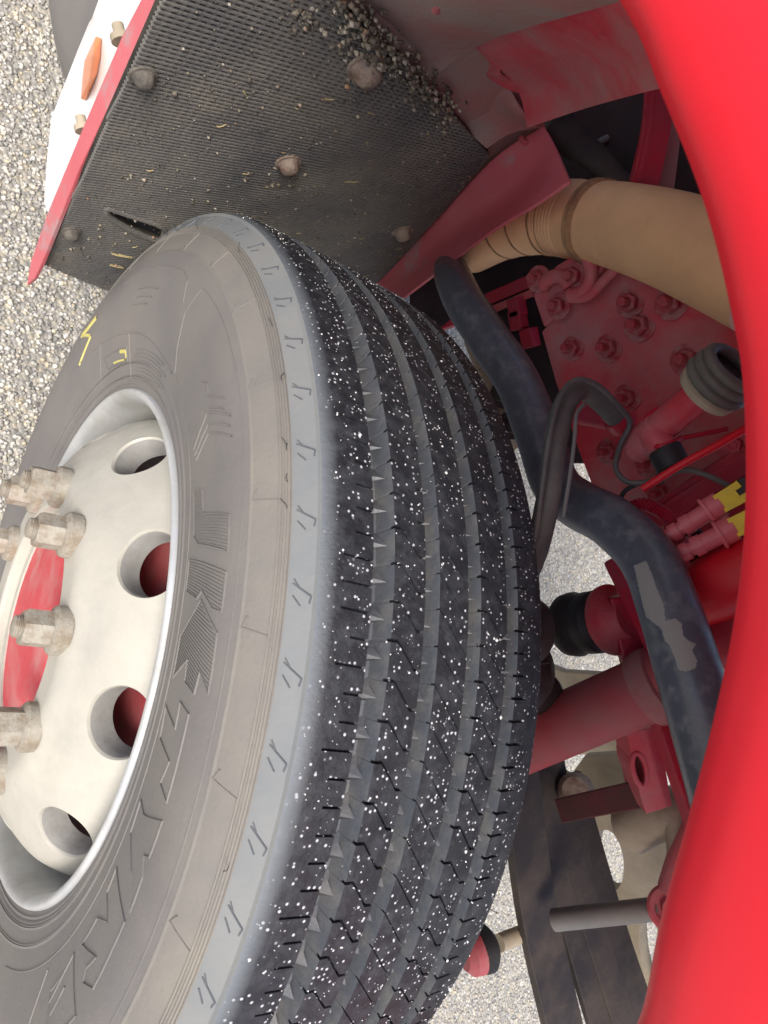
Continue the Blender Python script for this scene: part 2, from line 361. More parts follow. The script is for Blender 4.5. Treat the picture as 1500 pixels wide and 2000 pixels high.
def rib(name, x0, x1, npitch, delta, depth, width, rows, phase=0, mat_=M_tread, flare=.002):
    """tread rib as a grid whose columns follow the sipe paths; sipes are real slits"""
    xs = np.linspace(x0, x1, rows); vv = np.linspace(0, 1, rows); wdeg = width; pitch = 360 / npitch
    offs = [(-wdeg * .5, 0), (-wdeg * .42, 1), (wdeg * .42, 1), (wdeg * .5, 0), (pitch * .3, 0), (pitch * .65, 0)]
    cols = []
    for i in range(npitch):
        L_ = RNG.random()
        for o_, s_ in offs: cols.append((i * pitch + o_ + phase, s_, L_))
    vs, fs = [], []; R_ = rows + 2
    for a, s_, L_ in cols:
        d0, d1 = delta(0), delta(1)
        vs.append(W(x0 + (flare if x0 > x1 else -flare), .5142, rad(a + d0)))
        for x, v in zip(xs, vv):
            vs.append(W(x, crown(x) - (depth(v, L_) if s_ else 0), rad(a + delta(v))))
        vs.append(W(x1 - (flare if x0 > x1 else -flare), .5142, rad(a + d1)))
    n = len(cols)
    for i in range(n):
        j = (i + 1) % n
        for k in range(R_ - 1): fs.append((i * R_ + k, j * R_ + k, j * R_ + k + 1, i * R_ + k + 1))
    o = part(name, (vs, fs), mat_, wheel, angle=32); o.data.materials.append(M_groove); o.data.materials.append(M_shoulder)
    mi = np.zeros((n, R_ - 1), 'i'); mi[:, 0] = 2 if x0 > .12 else 1; mi[:, -1] = 2 if x1 < -.12 else 1
    o.data.polygons.foreach_set('material_index', mi.ravel()); return o
def zig(v):   # flat - slanted - flat
    return 0 if v < .22 else (2.05 if v > .78 else 2.05 * (v - .22) / .56)
SP = .26
rib('tread_rib', .1225, .0812, 180, lambda v: .25 * v, lambda v, q: .004 if v > (.62 if q > .3 else .42) and q > .04 else 0, SP * .8, 22, 1.0 - .25, M_tshould)
rib('tread_rib', .0612, .0303, 120, zig, lambda v, q: .0045, SP, 20, .75)
rib('tread_rib', .0150, -.0172, 120, lambda v: 3.6 * v, lambda v, q: .004 if (v < .12 or v > .03) else 0, SP * .62, 14, .75)
rib('tread_rib', -.0325, -.0655, 120, zig, lambda v, q: .0045, SP, 20, .2)
rib('tread_rib', -.0808, -.1225, 180, lambda v: -.25 * v, lambda v, q: .004 if v < .36 else 0, SP, 16, .4)
# arrow-shaped stone ejectors on the groove floors
for gx0, gx1 in ((.079, .0635), (.0285, .0168), (-.019, -.0305), (-.0672, -.079)):
    vs, fs = [], []
    for i in range(120):
        a = i * 3 + .75 + 1.1; hw = (gx0 - gx1) / 2 + .0016; xc = (gx0 + gx1) / 2; n = len(vs)
        for x, da, h in ((xc + hw * .9, -.15, .5146), (xc - hw, .35, .5265), (xc - hw, -1.15, .5150), (xc + hw, .95, .5146), (xc, .55, .5175), (xc - hw * .7, -.4, .5200)):
            vs.append(W(x, h, rad(a + da)))
        fs += [(n, n + 5, n + 2), (n, n + 1, n + 5), (n, n + 4, n + 1), (n, n + 3, n + 4), (n + 1, n + 4, n + 3)]
    o = part('groove_ridge', (vs, fs), M_groove, wheel, smooth=False); o['kind'] = 'stuff'

# ---- raised sidewall marks
def ribbon(pts, wd=.0018, h=.0010, closed=False, sub=1.2):
    """raised rib along a (deg, r) polyline on the sidewall"""
    q = []
    pts = list(pts) + ([pts[0]] if closed else [])
    for (a, r), (b, s) in zip(pts[:-1], pts[1:]):
        n = max(1, int(max(abs(b - a) / sub, abs(s - r) / .008)))
        for k in range(n): q.append((a + (b - a) * k / n, r + (s - r) * k / n))
    q.append(pts[-1]); vs, fs = [], []
    xy = np.array([(rad(a) * .42, r) for a, r in q]); T = np.gradient(xy, axis=0); T /= np.linalg.norm(T, axis=1)[:, None] + 1e-9
    for (a, r), t in zip(q, T):
        nx, ny = -t[1] * wd / 2, t[0] * wd / 2; da = math.degrees(nx / .42)
        vs += [S_(a + da, r + ny, -.0006), S_(a + da * .6, r + ny * .6, h), S_(a - da * .6, r - ny * .6, h), S_(a - da, r - ny, -.0006)]
    for i in range(len(q) - 1):
        for k in range(3): fs.append((i * 4 + k, i * 4 + k + 1, i * 4 + 5 + k, i * 4 + 4 + k))
    return vs, fs
def hatch(poly, step=.36, wd=.0009, h=.0007, sh=46.):
    out = []; poly = [(a - sh * (r - .41), r) for a, r in poly]; A = [p[0] for p in poly]; a = min(A) + step
    while a < max(A) - step * .3:
        xs = []
        for (a0, r0), (a1, r1) in zip(poly, poly[1:] + poly[:1]):
            if (a0 - a) * (a1 - a) < 0: xs.append(r0 + (r1 - r0) * (a - a0) / (a1 - a0))
        xs.sort()
        for u, v in zip(xs[::2], xs[1::2]):
            if v - u > .004: out.append(ribbon([(a + sh * (u + .0012 - .41), u + .0012), (a + sh * (v - .0012 - .41), v - .0012)], wd, h))
        a += step
    return out
LET = {
 'J': [(-23.8,0.368), (-22.2,0.392), (-18.8,0.397), (-18.2,0.403), (-16.0,0.447), (-12.2,0.449), (-15.0,0.389), (-16.8,0.374)],
 'K': [(-14.0,0.365), (-10.2,0.449), (-6.5,0.449), (-6.8,0.435), (-9.0,0.410), (-8.2,0.400), (-9.8,0.365)],
 'K2': [(-8.0,0.410), (-4.0,0.368), (1.2,0.368), (-1.5,0.400), (0.8,0.403), (1.5,0.428), (-0.8,0.431), (1.0,0.449), (-4.5,0.447)],
 'T': [(4.8,0.365), (5.8,0.405), (3.0,0.403), (3.5,0.426), (9.0,0.426), (12.2,0.426), (11.8,0.403), (9.0,0.410), (8.5,0.371)],
 'Y': [(16.8,0.368), (16.8,0.389), (14.0,0.428), (18.0,0.426), (18.8,0.416), (20.2,0.426), (24.0,0.428), (22.2,0.405), (21.0,0.371)],
 'R': [(26.3,0.371), (25.5,0.426), (29.2,0.426), (34.8,0.428), (37.5,0.413), (36.8,0.405), (33.5,0.410), (38.5,0.380), (33.2,0.380), (29.8,0.400), (29.8,0.374)],
 'E': [(41.5,0.377), (39.8,0.428), (43.8,0.426), (49.5,0.413), (49.5,0.386), (44.8,0.383)]}
for k, poly in LET.items():
    bits = [ribbon(poly, .0019, .0011, True)]
    if k in ('J', 'K', 'K2'): bits += hatch(poly)
    part('raised_letter', join(*bits), M_side, wheel, smooth=False)
CHEV = [[(-27.5,0.449), (-32.0,0.410), (-30.5,0.371)], [(-26.3,0.447), (-30.2,0.410), (-29.2,0.374)], [(-24.8,0.449), (-28.8,0.410), (-28.0,0.377)], [(-38.0,0.408), (-36.0,0.418), (-34.2,0.416), (-30.5,0.442), (-29.0,0.442), (-32.2,0.416)]]
part('raised_emblem', join(*[ribbon(l) for l in CHEV]), M_side, wheel, smooth=False)
part('raised_outline', join(ribbon([(-52.0,0.453), (-54.2,0.418), (-53.0,0.383), (-51.0,0.362), (-41.2,0.357), (-25,0.357), (0, .357), (25, .357), (50, .357), (75, .357)], .0016, .0007),
     ribbon([(-52.0,0.453), (-44.5,0.457), (-37.2,0.459), (-30.8,0.461), (-15,0.462), (15, .462), (45, .462), (70, .46)], .0016, .0006)), M_side, wheel)
part('raised_outline', join(ribbon([(-120.8,0.413), (-111.0,0.397), (-98.8,0.386), (-83.0,0.374), (-70.8,0.365), (-59.8,0.357), (-53.0,0.357)], .003, .0008), ribbon([(-90, .449), (-83.0,0.451), (-71.2,0.451), (-61.5,0.451), (-58.2,0.445), (-56.5, .425)], .0018, .0007),
     ribbon([(-83.0,0.374), (-80.5,0.315)]), ribbon([(-100.0,0.386), (-100.8,0.325)]), ribbon([(-118.0,0.41), (-119, .325)])), M_side, wheel)
part('raised_letter', join(ribbon([(-80.8,0.426), (-70.0,0.423)]), ribbon([(-80.8,0.416), (-72.5,0.413)]), ribbon([(-82.5,0.408), (-74.5,0.405)])), M_side, wheel)
part('raised_letter', join(*[ribbon(l) for l in ([(44.8,0.383), (49.8,0.395)], [(44.0,0.395), (48.5,0.405)])]), M_side, wheel, smooth=False)
part('raised_letter', ribbon([(52.5,0.365), (56.2,0.397), (58, .42), (66, .42)]), M_side, wheel, smooth=False)
part('raised_block', join(*[ribbon([(-79 + .8 * i % 2, r), (-61 + 2.2 * (i % 3), r)], .0016, .0008) for i, r in enumerate(np.linspace(.322, .352, 8))]), M_side, wheel)
lab = ribbon([(-98.5,0.362), (-84.2,0.357), (-83.2,0.339), (-95.8,0.343)], .002, .001, True)
part('raised_label', lab, M_side, wheel)
part('chalk_mark', join(ribbon([(-88, .355), (-84.5, .352), (-84, .343)], .006, .0012), ribbon([(-92, .345), (-85, .342)], .003, .0012)), M_yelc, wheel)
part('chalk_mark', join(ribbon([(-103.0,0.440), (-108,.442), (-111.5,0.447)], .010, .0012), ribbon([(-111.5,0.447), (-105.5,0.418)], .006, .0013), ribbon([(-105.5,0.418), (-112.2,0.397)], .004, .0014)), M_yelc, wheel, label='yellow crayon mark on the tyre sidewall')
# radial mould ticks, shoulder marks, vent hairs
tick_me = mesh('mould_line', *join(ribbon([(0, .471), (.6, .495)], .0010, .0006), ribbon([(-.9, .477), (.1, .4725)], .0009, .0009))); tick_me.materials.append(M_side)
for i in range(29): link('mould_line', tick_me, None, wheel, Matrix.Rotation(-rad(-5.2 + 12.45 * i), 4, 'X'))
mk_me = mesh('shoulder_mark', *join(ribbon([(-.9, .509), (-.1, .5135)], .0012, .0005), ribbon([(-.55, .5085), (.45, .521)], .0014, .0007), ribbon([(.4, .509), (1.2, .5145)], .0012, .0007), ribbon([(.45, .521), (1.0, .520)], .0011, .0007))); mk_me.materials.append(M_groove)
for i in range(60): link('shoulder_mark', mk_me, None, wheel, Matrix.Rotation(-rad(-2.2 + 6 * i), 4, 'X'))
hairs = []
for i in range(70):
    a = rad(RNG.uniform(0, 360)); x = -.1225 if i % 2 else .1355; r = .5225 if i % 2 else .5015; p0 = np.array(W(x, r, a)); n0 = np.array(W(-.5 if i % 2 else 1, 1, a + RNG.normal() * .25)); n0 /= np.linalg.norm(n0)
    hairs.append(tube([p0, p0 + n0 * .005 + RNG.normal(size=3) * .0006, p0 + n0 * .010 + RNG.normal(size=3) * .0015], .00032, 4, 3))
h_ = part('vent_hair', join(*hairs), M_blk, wheel); h_['kind'] = 'stuff'
# white grit sticking in the tread
n = 9500; a = RNG.uniform(0, 2 * pi, n); x = RNG.uniform(-.121, .12, n); ok = np.ones(n, bool)
for gx0, gx1 in ((.082, .0605), (.031, .0145), (-.0168, -.033), (-.065, -.0812)): ok &= ~((x < gx0) & (x > gx1) & (RNG.random(n) > .08))
clump = np.sin(a * 37 + x * 90) + np.sin(a * 13 - x * 50) + RNG.normal(size=n) * .9; ok &= clump > -.6
a, x = a[ok], x[ok]; rr = np.array([crown(v) for v in x]) + .0001; sz = np.minimum(RNG.exponential(.00026, len(a)) + .0003, .0020)
gv, gf = blobs(np.stack([x, rr * np.sin(a), rr * np.cos(a)], 1), sz, .9)
gr = bulk('white_grit', gv, gf, M_grit, wheel)

# ---- rim, disc, nuts, hub
part('rim', xlathe(catmull([(.116, .3045), (.127, .3065), (.1325, .3045), (.1335, .3005), (.130, .2955), (.120, .2915), (.095, .2885), (.06, .285), (.03, .272), (-.02, .262), (-.09, .262), (-.12, .285), (-.125, .305)], 6), 160), M_rim, wheel, angle=60)
DP = catmull([(.045, .2845), (.062, .2835), (.085, .279), (.112, .266), (.135, .2475), (.152, .226), (.166, .203), (.1755, .189), (.1795, .178), (.1800, .165), (.1800, .150), (.1800, .1425), (.1775, .1395), (.166, .1385), (.155, .1385)], 10)
dl = np.concatenate([[0], np.cumsum(np.linalg.norm(np.diff(DP, axis=0), axis=1))])
def disc_at(s): return np.array([np.interp(s, dl, DP[:, 0]), np.interp(s, dl, DP[:, 1])])
def s_of(i): return dl[i]
sA = dl[np.argmin(abs(DP[:, 1] - .2805))]; sB = dl[np.argmin(abs(DP[:, 1] - .205))]; sC = dl[np.argmin(abs(DP[:, 1] - .249))]
vs, fs, cfs = [], [], []
NH = 48
for sct in range(10):
    th0 = 16 + 36 * sct; ring_o, ring_i = [], []
    for k in range(NH):
        a = 2 * pi * k / NH; ca, sa = cos(a), sin(a); m = max(abs(ca), abs(sa)); u, v = ca / m, sa / m
        so_ = sC + (sB - sC) * u if u > 0 else sC + (sC - sA) * u
        ring_o.append((so_, 18 * v)); ring_i.append((sC + .0335 * ca, math.degrees(.0365 * sa / .249)))
    base = len(vs); NR = 7
    for j in range(NR):
        t = (j / (NR - 1)) ** .8
        for k in range(NH):
            s = ring_o[k][0] * (1 - t) + ring_i[k][0] * t; th = ring_o[k][1] * (1 - t) + ring_i[k][1] * t
            x, r = disc_at(s); vs.append(W(x, r, rad(th0 + th)))
    # rolled edge and collar going back through the disc
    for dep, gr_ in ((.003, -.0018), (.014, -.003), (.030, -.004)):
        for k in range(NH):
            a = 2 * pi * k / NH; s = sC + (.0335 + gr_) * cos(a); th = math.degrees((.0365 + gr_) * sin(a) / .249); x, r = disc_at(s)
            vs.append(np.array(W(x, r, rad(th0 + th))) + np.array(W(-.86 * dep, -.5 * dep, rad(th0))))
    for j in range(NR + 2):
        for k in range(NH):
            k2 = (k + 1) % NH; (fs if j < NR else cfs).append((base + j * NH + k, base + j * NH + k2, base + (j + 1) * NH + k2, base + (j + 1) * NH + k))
col_of = {}
def strip(s0, s1, m, n=160):
    pr = [disc_at(s) for s in np.linspace(s0, s1, m)]; return xlathe(pr, n)
nf = len(fs); dv = join((vs, fs + cfs), strip(0, sA, 10), strip(sB, dl[-1], 44))
disc = part('wheel_disc', dv, M_disc, wheel, angle=40, label='cream painted pressed steel disc with round hand holes')
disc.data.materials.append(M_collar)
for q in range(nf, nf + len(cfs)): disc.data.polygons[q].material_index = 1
def hexnut():
    fl = lathe_ax((0, 0, 0), (1, 0, 0), [(-.004, .0245), (.004, .0250), (.0085, .0245), (.0105, .0225), (.012, .019), (.012, .001)], 32)
    hx_v, hx_f = [], []
    for t, r in ((.010, .0190), (.034, .0190), (.0375, .0172), (.0378, .010)):
        for k in range(6): a = pi * k / 3; hx_v.append((t, r * cos(a), r * sin(a)))
    for i in range(3):
        for k in range(6): k2 = (k + 1) % 6; hx_f.append((i * 6 + k, i * 6 + k2, i * 6 + 6 + k2, i * 6 + 6 + k))
    hx_f.append(tuple(18 + k for k in range(6))); return join(fl, (hx_v, hx_f))
nut_me = mesh('wheel_nut', *hexnut(), True, 30); nut_me.materials.append(M_nut)
thr = []
for i in range(9): thr += [(.030 + i * .0015, .0112), (.03075 + i * .0015, .0102)]
stud_me = mesh('stud', *lathe_ax((0, 0, 0), (1, 0, 0), [(.02, .0112)] + thr + [(.0445, .0105), (.0455, .008), (.0457, .0005)], 20), True, 25); stud_me.materials.append(M_nut)
for i in range(10):
    a = rad(34 + 36 * i); mw = Matrix.Translation(W(.180, .1675, a)) @ Matrix.Rotation(RNG.uniform(0, 1), 4, 'X')
    link('wheel_nut', nut_me, None, wheel, mw); link('stud', stud_me, None, wheel, mw)
part('hub', xlathe(catmull([(.10, .1380), (.150, .1375), (.161, .136), (.1635, .130), (.1645, .118), (.1650, .095), (.1665, .088), (.168, .06), (.170, .0005)], 6), 96), M_hub, wheel, angle=30, label='red painted hub inside the disc bore')
def wob(a, k): return sum(sin(a * f + p) / f ** .7 for f, p in ((7, k), (13, 2 * k), (29, 1.3), (47, k * 3))) * .0026
def hub_arc(a0, a1, wfun, x, NN=160):
    vs, fs = [], []
    for i in range(NN + 1):
        a = rad(a0 + (a1 - a0) * i / NN); e = sin(pi * i / NN) ** .4; ri = .1372 - max(.0004, wfun(a) * e)
        vs += [W(x - .004, .1378, a), W(x, .1374, a), W(x + .0004, (ri + .1374) / 2, a), W(x, ri, a), W(x - .003, ri - .0004, a)]
    for i in range(NN):
        for k in range(4): fs.append((i * 5 + k, i * 5 + k + 1, i * 5 + 6 + k, i * 5 + 5 + k))
    return vs, fs
part('hub_ring', hub_arc(95, 330, lambda a: .013 + wob(a, 1.7), .1662), M_disc, wheel, angle=30, label='flaking cream paint edging the red hub')
part('hub_ring', hub_arc(-25, 62, lambda a: .012, .1660), M_slate, wheel, angle=30, label='slate grey crescent for the shaded gap beside the red hub')
part('brake_drum', xlathe(catmull([(-.12, .206), (.02, .206), (.065, .204), (.082, .197), (.09, .185), (.094, .15), (.094, .12)], 5), 96), M_drum, wheel, angle=30, label='dusty red brake drum behind the hand holes')

# ---- second axle wheel far behind the flap
wheel2 = empty('wheel', truck, (-.45, -1.19, .525), rad(-14)); wheel2['label'] = 'grey wheel of the next axle behind the white skirt'
part('tyre', xlathe(prof + [(.119, .53), (.05, .534), (-.05, .534), (-.119, .53)] + inner, 120), M_side, wheel2, angle=50)
part('rim', xlathe(catmull([(.116, .3045), (.127, .3065), (.1335, .3005), (.120, .2915), (.06, .285), (.02, .27), (.06, .24), (.11, .18), (.12, .12), (.12, .001)], 5), 96), M_rim, wheel2, angle=50)

# ---- bolts
def hexbolt(R=.011, H=.010, stud=.012, wash=1.55):
    a = lathe_ax((0, 0, 0), (0, 0, 1), [(-.001, R * wash), (.0018, R * wash), (.0024, R * wash * .96), (.0024, .001)], 24); v, f = [], []
    for t, r in ((.0022, R), (.0022 + H * .85, R), (.0022 + H, R * .88), (.0022 + H, .001)):
        for k in range(6): q = pi * k / 3; v.append((r * cos(q), r * sin(q), t))
    for i in range(3):
        for k in range(6): k2 = (k + 1) % 6; f.append((i * 6 + k, i * 6 + k2, i * 6 + 6 + k2, i * 6 + 6 + k))
    s = lathe_ax((0, 0, 0), (0, 0, 1), [(.002, R * .52), (H + stud * .9, R * .52), (H + stud, R * .42), (H + stud, .0005)], 16)
    return join(a, (v, f), s)
BOLT = {}
def bolt(p, n, R, mat_, parent, stud=.012, name='bolt', dome=False):
    key = (round(R, 4), mat_.name, round(stud, 4), dome)
    if key not in BOLT:
        vf = lathe_ax((0, 0, 0), (0, 0, 1), [(-.001, R * 1.35), (.0015, R * 1.3), (.002, R * 1.08), (R * .3, R), (R * .7, R * .93), (R * 1.0, R * .72), (R * 1.15, R * .4), (R * 1.2, .0003)], 24) if dome else hexbolt(R, R * .95, stud)
        me = mesh(name, *vf, True, 30); me.materials.append(mat_); BOLT[key] = me
    q = V(n).to_track_quat('Z', 'Y').to_matrix().to_4x4() @ Matrix.Rotation(RNG.uniform(0, 1), 4, 'Z')
    return link(name, BOLT[key], None, parent, Matrix.Translation(V(p)) @ q)

# ---- mud flap
FN = np.array([.10, 1, .086]); FD = FN @ np.array([-.025, -.54, .3]); FNu = FN / np.linalg.norm(FN)
def F(x, y, off=0): return PL(x, y, FN, FD + off * np.linalg.norm(FN))
fu = np.array([-1, .10, 0.]); fu -= FNu * (fu @ FNu); fu /= np.linalg.norm(fu); fv = np.cross(FNu, fu); fv *= np.sign(fv[2]); FO = F(85, 512)
def f2(p): return ((p - FO) @ fu, (p - FO) @ fv)
def f3(u, v, h=0): return FO + fu * u + fv * v + FNu * h
outl = [(85, 512), (150, 540), (215, 566), (420, 600), (600, 560), (740, 548), (850, 425), (955, 300), (895, 235), (830, 168), (770, 105), (705, 45), (660, 2), (600, -60), (345, -60), (312, 0)]
hole = [(207, 400), (250, 415), (318, 440), (312, 466), (262, 448), (212, 418)]
flap2 = [np.array(f2(F(*q))) for q in outl]; hole2 = [np.array(f2(F(*q))) for q in hole]
flap = part('mud_flap', plate([f3(*q) for q in flap2], .006, [[f3(*q) for q in hole2]], FNu), M_flap, truck, smooth=False, label='black perforated rubber mud flap caked with grit')
part('slot_liner', plate([f3(*(q * 1.0), -.005) for q in [np.array(f2(F(*p_))) for p_ in [(200, 392), (330, 432), (322, 478), (204, 428)]]], .004, nrm=FNu), M_blk, flap, smooth=False)
part('slot_lip', tube([f3(*q, .003) for q in hole2] + [f3(*hole2[0], .003)], .0042, 8, 3), M_bar, flap)
def clip(poly, axis, c):
    xs = []
    for a, b in zip(poly, poly[1:] + poly[:1]):
        if (a[axis] - c) * (b[axis] - c) < 0: xs.append(a[1 - axis] + (b[1 - axis] - a[1 - axis]) * (c - a[axis]) / (b[axis] - a[axis]))
    return sorted(xs)
def bars(axis, pitch, wd, h, base=0):
    out = []; cs = np.arange(min(q[axis] for q in flap2) + pitch, max(q[axis] for q in flap2), pitch)
    for c in cs:
        cut = sorted(clip(flap2, axis, c) + clip(hole2, axis, c))
        for a, b in zip(cut[::2], cut[1::2]):
            L_ = b - a
            if L_ < .01: continue
            mid = (a + b) / 2
            if axis == 0: ctr = f3(c, mid, h / 2 + base); out.append(box(ctr, fu, fv, FNu, wd / 2, L_ / 2, h / 2))
            else: ctr = f3(mid, c, h / 2 + base); out.append(box(ctr, fv, fu, FNu, wd / 2, L_ / 2, h / 2))
    return join(*out)
o = part('flap_rib', bars(0, .0090, .0036, .0036), M_bar, flap, smooth=False); o['kind'] = 'stuff'
o = part('flap_rib', bars(1, .0058, .0022, .0046), M_bar, flap, smooth=False); o['kind'] = 'stuff'
for (x, y, R, dome, mt) in [(280, 148, .010, True, M_fbolt), (716, 132, .0155, True, M_rust), (563, 318, .0125, True, M_rust), (786, 452, .014, True, M_rust), (138, 453, .010, True, M_fbolt)]:
    bolt(F(x, y, .005), FNu, R, mt, flap, dome=dome)
# grit and straw caught in the mesh
n = 3400; U_ = RNG.uniform(0, .75, n); V_ = RNG.uniform(-.1, .62, n)
def inside(poly, u, v):
    r = np.zeros(len(u), bool)
    for a, b in zip(poly, poly[1:] + poly[:1]): c = ((a[1] > v) != (b[1] > v)); r ^= c & (u < (b[0] - a[0]) * (v - a[1]) / (b[1] - a[1] + 1e-12) + a[0])
    return r
ok = inside(flap2, U_, V_); U_, V_ = U_[ok], V_[ok]
gp = FO + np.outer(U_, fu) + np.outer(V_, fv) + FNu * .0046
M_fgrit = stonemat('flap_grit', [(0, (.07, .062, .05)), (.5, (.17, .145, .11)), (.8, (.30, .26, .19)), (.95, (.46, .42, .35)), (1, (.36, .20, .10))])
gv, gf = blobs(gp, np.minimum(RNG.exponential(.0007, len(gp)) + .0005, .0035)); bulk('grit', gv, gf, M_fgrit, flap)
# clods packed along the top edge
cp = []
for i in range(620):
    t = RNG.random(); a = F(660 + t * 215, 0 + t * 215, .004); cp.append(a + RNG.normal(size=3) * .009 + np.array([0, abs(RNG.normal()) * .004, 0]))
for i in range(170):
    c_ = [(716, 160), (563, 345), (690, 90), (590, 40)][i % 4]; cp.append(F(c_[0] + RNG.normal() * 22, c_[1] + RNG.normal() * 16, .004))
gv, gf = blobs(np.array(cp), RNG.uniform(.0012, .0045, len(cp)), .8); bulk('clod', gv, gf, M_fgrit, flap)
st_ = []
for i in range(46):
    u, v = RNG.uniform(.02, .6), RNG.uniform(-.05, .55)
    if not inside(flap2, np.array([u]), np.array([v]))[0]: continue
    an = RNG.normal() * .5; l = RNG.uniform(.002, .006); d = fu * cos(an) + fv * sin(an); c = f3(u, v, .0042); st_.append(tube([c - d * l, c + FNu * .001, c + d * l], .0006, 5, 2))
for q in ((245, 500), (228, 520), (232, 498)): c = F(*q, .005); d = fu * .9 - fv * .3; st_.append(tube([c - d * .012, c + FNu * .001, c + d * .012], .0016, 5, 2))
o = part('straw', join(*st_), M_straw, flap); o['kind'] = 'stuff'

# ---- steel backing plate of the flap, its outer flange with bolts, its inner bent band
back = [f3(*q, -.012) for q in flap2]
bp = [F(90, 505, -.010), F(210, 560, -.010), F(420, 610, -.010), F(600, 600, -.010), F(745, 560, -.010), F(800, 500, -.010), F(975, 310, -.010), F(1062, 250, -.010), F(1020, 180, -.010), F(930, 90, -.010), F(830, 100, -.010), F(690, -10, -.010), F(600, -70, -.010), F(350, -70, -.010)]
backp = part('flap_backing_plate', plate(bp, .004, nrm=FNu), M_redg, truck, smooth=False, label='grimy red steel plate behind the mud flap')
XF = -.020
fl = [PX(x, y, XF) for x, y in [(285, -20), (323, -20), (247, 133), (153, 333), (82, 512), (66, 545), (52, 557), (60, 510), (92, 417), (160, 253), (238, 70)]]
flange = part('flap_flange', plate(fl, .006, nrm=(1, 0, 0)), M_redp, truck, smooth=False, bevel=.0012, label='faded red vertical flange edging the flap')
for x, y in ((222, 92), (150, 266)):
    p = PX(x, y, XF) + np.array([-.010, -.006, 0]); part('bolt', join(lathe_ax(p, p + np.array([0, -1, 0]), [(0, .010), (.006, .010), (.0062, .0055), (.016, .0055), (.0165, .001)], 14)), M_beige, flange)
band = [[F(735, 552, .000), F(850, 432, .0), F(962, 312, .0), F(1062, 246, .0)],
        [F(760, 568, .045), F(900, 452, .045), F(1010, 370, .05), F(1088, 300, .05)],
        [F(787, 582, .09), F(950, 458, .10), F(1040, 402, .11), F(1112, 353, .11)]]
part('arch_band', sheet(band, .004), M_redp, truck, label='faded red bent band along the inner edge of the arch plate')
p = F(1018, 270, .0); part('stud', lathe_ax(p, p + FNu + np.array([0.2, 0, .6]), [(0, .004), (.012, .004), (.0125, .001)], 12), M_redp, backp)

# ---- white skirt with side marker behind the flap
XW = -.075
wh = [PX(x, y, XW) for x, y in [(215, -60), (200, 0), (186, 38), (181, 45), (160, 95), (106, 232), (97, 320), (89, 398), (98, 420), (150, 400), (330, -60)]]
skirt = part('side_skirt', plate(wh, .03, nrm=(1, 0, 0)), M_white, truck, smooth=True, angle=30, bevel=.004, label='white skirt panel with chamfered corner behind the flap')
mk = [(187, 71), (198, 75), (196, 112), (190, 145), (168, 196), (158, 192), (161, 150), (165, 118)]
mb = [PX(x, y, XW + .001) for x, y in mk]; c0 = sum(mb) / 8
mid1, mid2 = PX(182, 108, XW + .016), PX(174, 158, XW + .016); vs = mb + [mid1, mid2]
part('side_marker', (vs, [(0, 1, 8), (1, 2, 8), (2, 3, 9, 8), (3, 4, 9), (4, 5, 9), (5, 6, 9), (6, 7, 8, 9), (7, 0, 8)]), M_or, skirt, smooth=False, label='orange faceted side marker on the white skirt')

# ---- wheel arch liner panels above the flap
la = [[P(640, -60, .585), P(690, 5, .64), P(760, 90, .71), P(830, 160, .755)],
      [P(760, -70, .52), P(810, 0, .575), P(860, 60, .64), P(925, 96, .70)],
      [P(930, -80, .44), P(960, -20, .48), P(985, 20, .53), P(1005, 62, .60)],
      [P(1230, -90, .35), P(1240, -50, .37), P(1250, -20, .40), P(1260, -10, .42)]]
liner = part('arch_liner', sheet(la, .003), M_redg, truck, label='grimy red arch liner sheet above the mud flap')
p = P(852, 18, .585); part('stud', lathe_ax(p, P(862, -6, .56), [(0, .0045), (.016, .0045), (.016, .0028), (.018, .001)], 12), M_redd, liner)
lb = [[P(925, 90, .72), P(985, 60, .66), P(1100, 10, .52), P(1290, -60, .37)],
      [P(962, 128, .745), P(1050, 105, .67), P(1180, 70, .53), P(1330, 30, .375)],
      [P(1012, 178, .78), P(1100, 160, .70), P(1220, 120, .54), P(1350, 90, .38)],
      [P(1030, 250, .80), P(1130, 216, .71), P(1240, 185, .56), P(1390, 150, .40)]]
liner2 = part('arch_liner', sheet(lb, .003), M_redd, truck, label='dusty red curved arch liner with a torn crumpled edge')
# crumpled torn edge
cr_ = [[P(918, 96, .735), P(950, 128, .76), P(952, 150, .775), P(985, 172, .785), P(1012, 182, .79)],
       [P(928, 92, .715), P(966, 112, .735), P(975, 148, .75), P(1000, 158, .765), P(1018, 178, .775)]]
part('torn_edge', sheet(cr_, .003, 8, 3), M_redd, liner2)
shl = [[P(835, 165, .80), P(930, 100, .79), P(985, 150, .80)], [P(885, 230, .86), P(950, 190, .83), P(1030, 235, .82)], [P(950, 290, .90), P(1000, 260, .88), P(1065, 248, .86)]]
part('arch_gusset', sheet(shl, .003), M_redg, truck)

# ---- fender with flared lip
lip = [(1190, -90), (1220, 0), (1300, 180), (1385, 400), (1435, 600), (1460, 760), (1463, 1000), (1443, 1200), (1402, 1400), (1350, 1600), (1295, 1800), (1250, 2000)]
XL = .02; lp = np.array([PX(x, y, XL) for x, y in lip])
lp = np.vstack([[XL, -.66, .98], [XL, -.60, 1.10], [XL, -.53, 1.19], [XL, -.445, 1.255], lp[1:], [XL, .235, 1.155], [XL, .30, 1.09], [XL, .36, 1.0], [XL, .41, .88], [XL, .435, .74]])
ctr = np.array([XL, -.19, .66]); out = lp - ctr; out[:, 0] = 0; out /= np.linalg.norm(out, axis=1)[:, None]; X1 = np.array([1, 0, 0.])
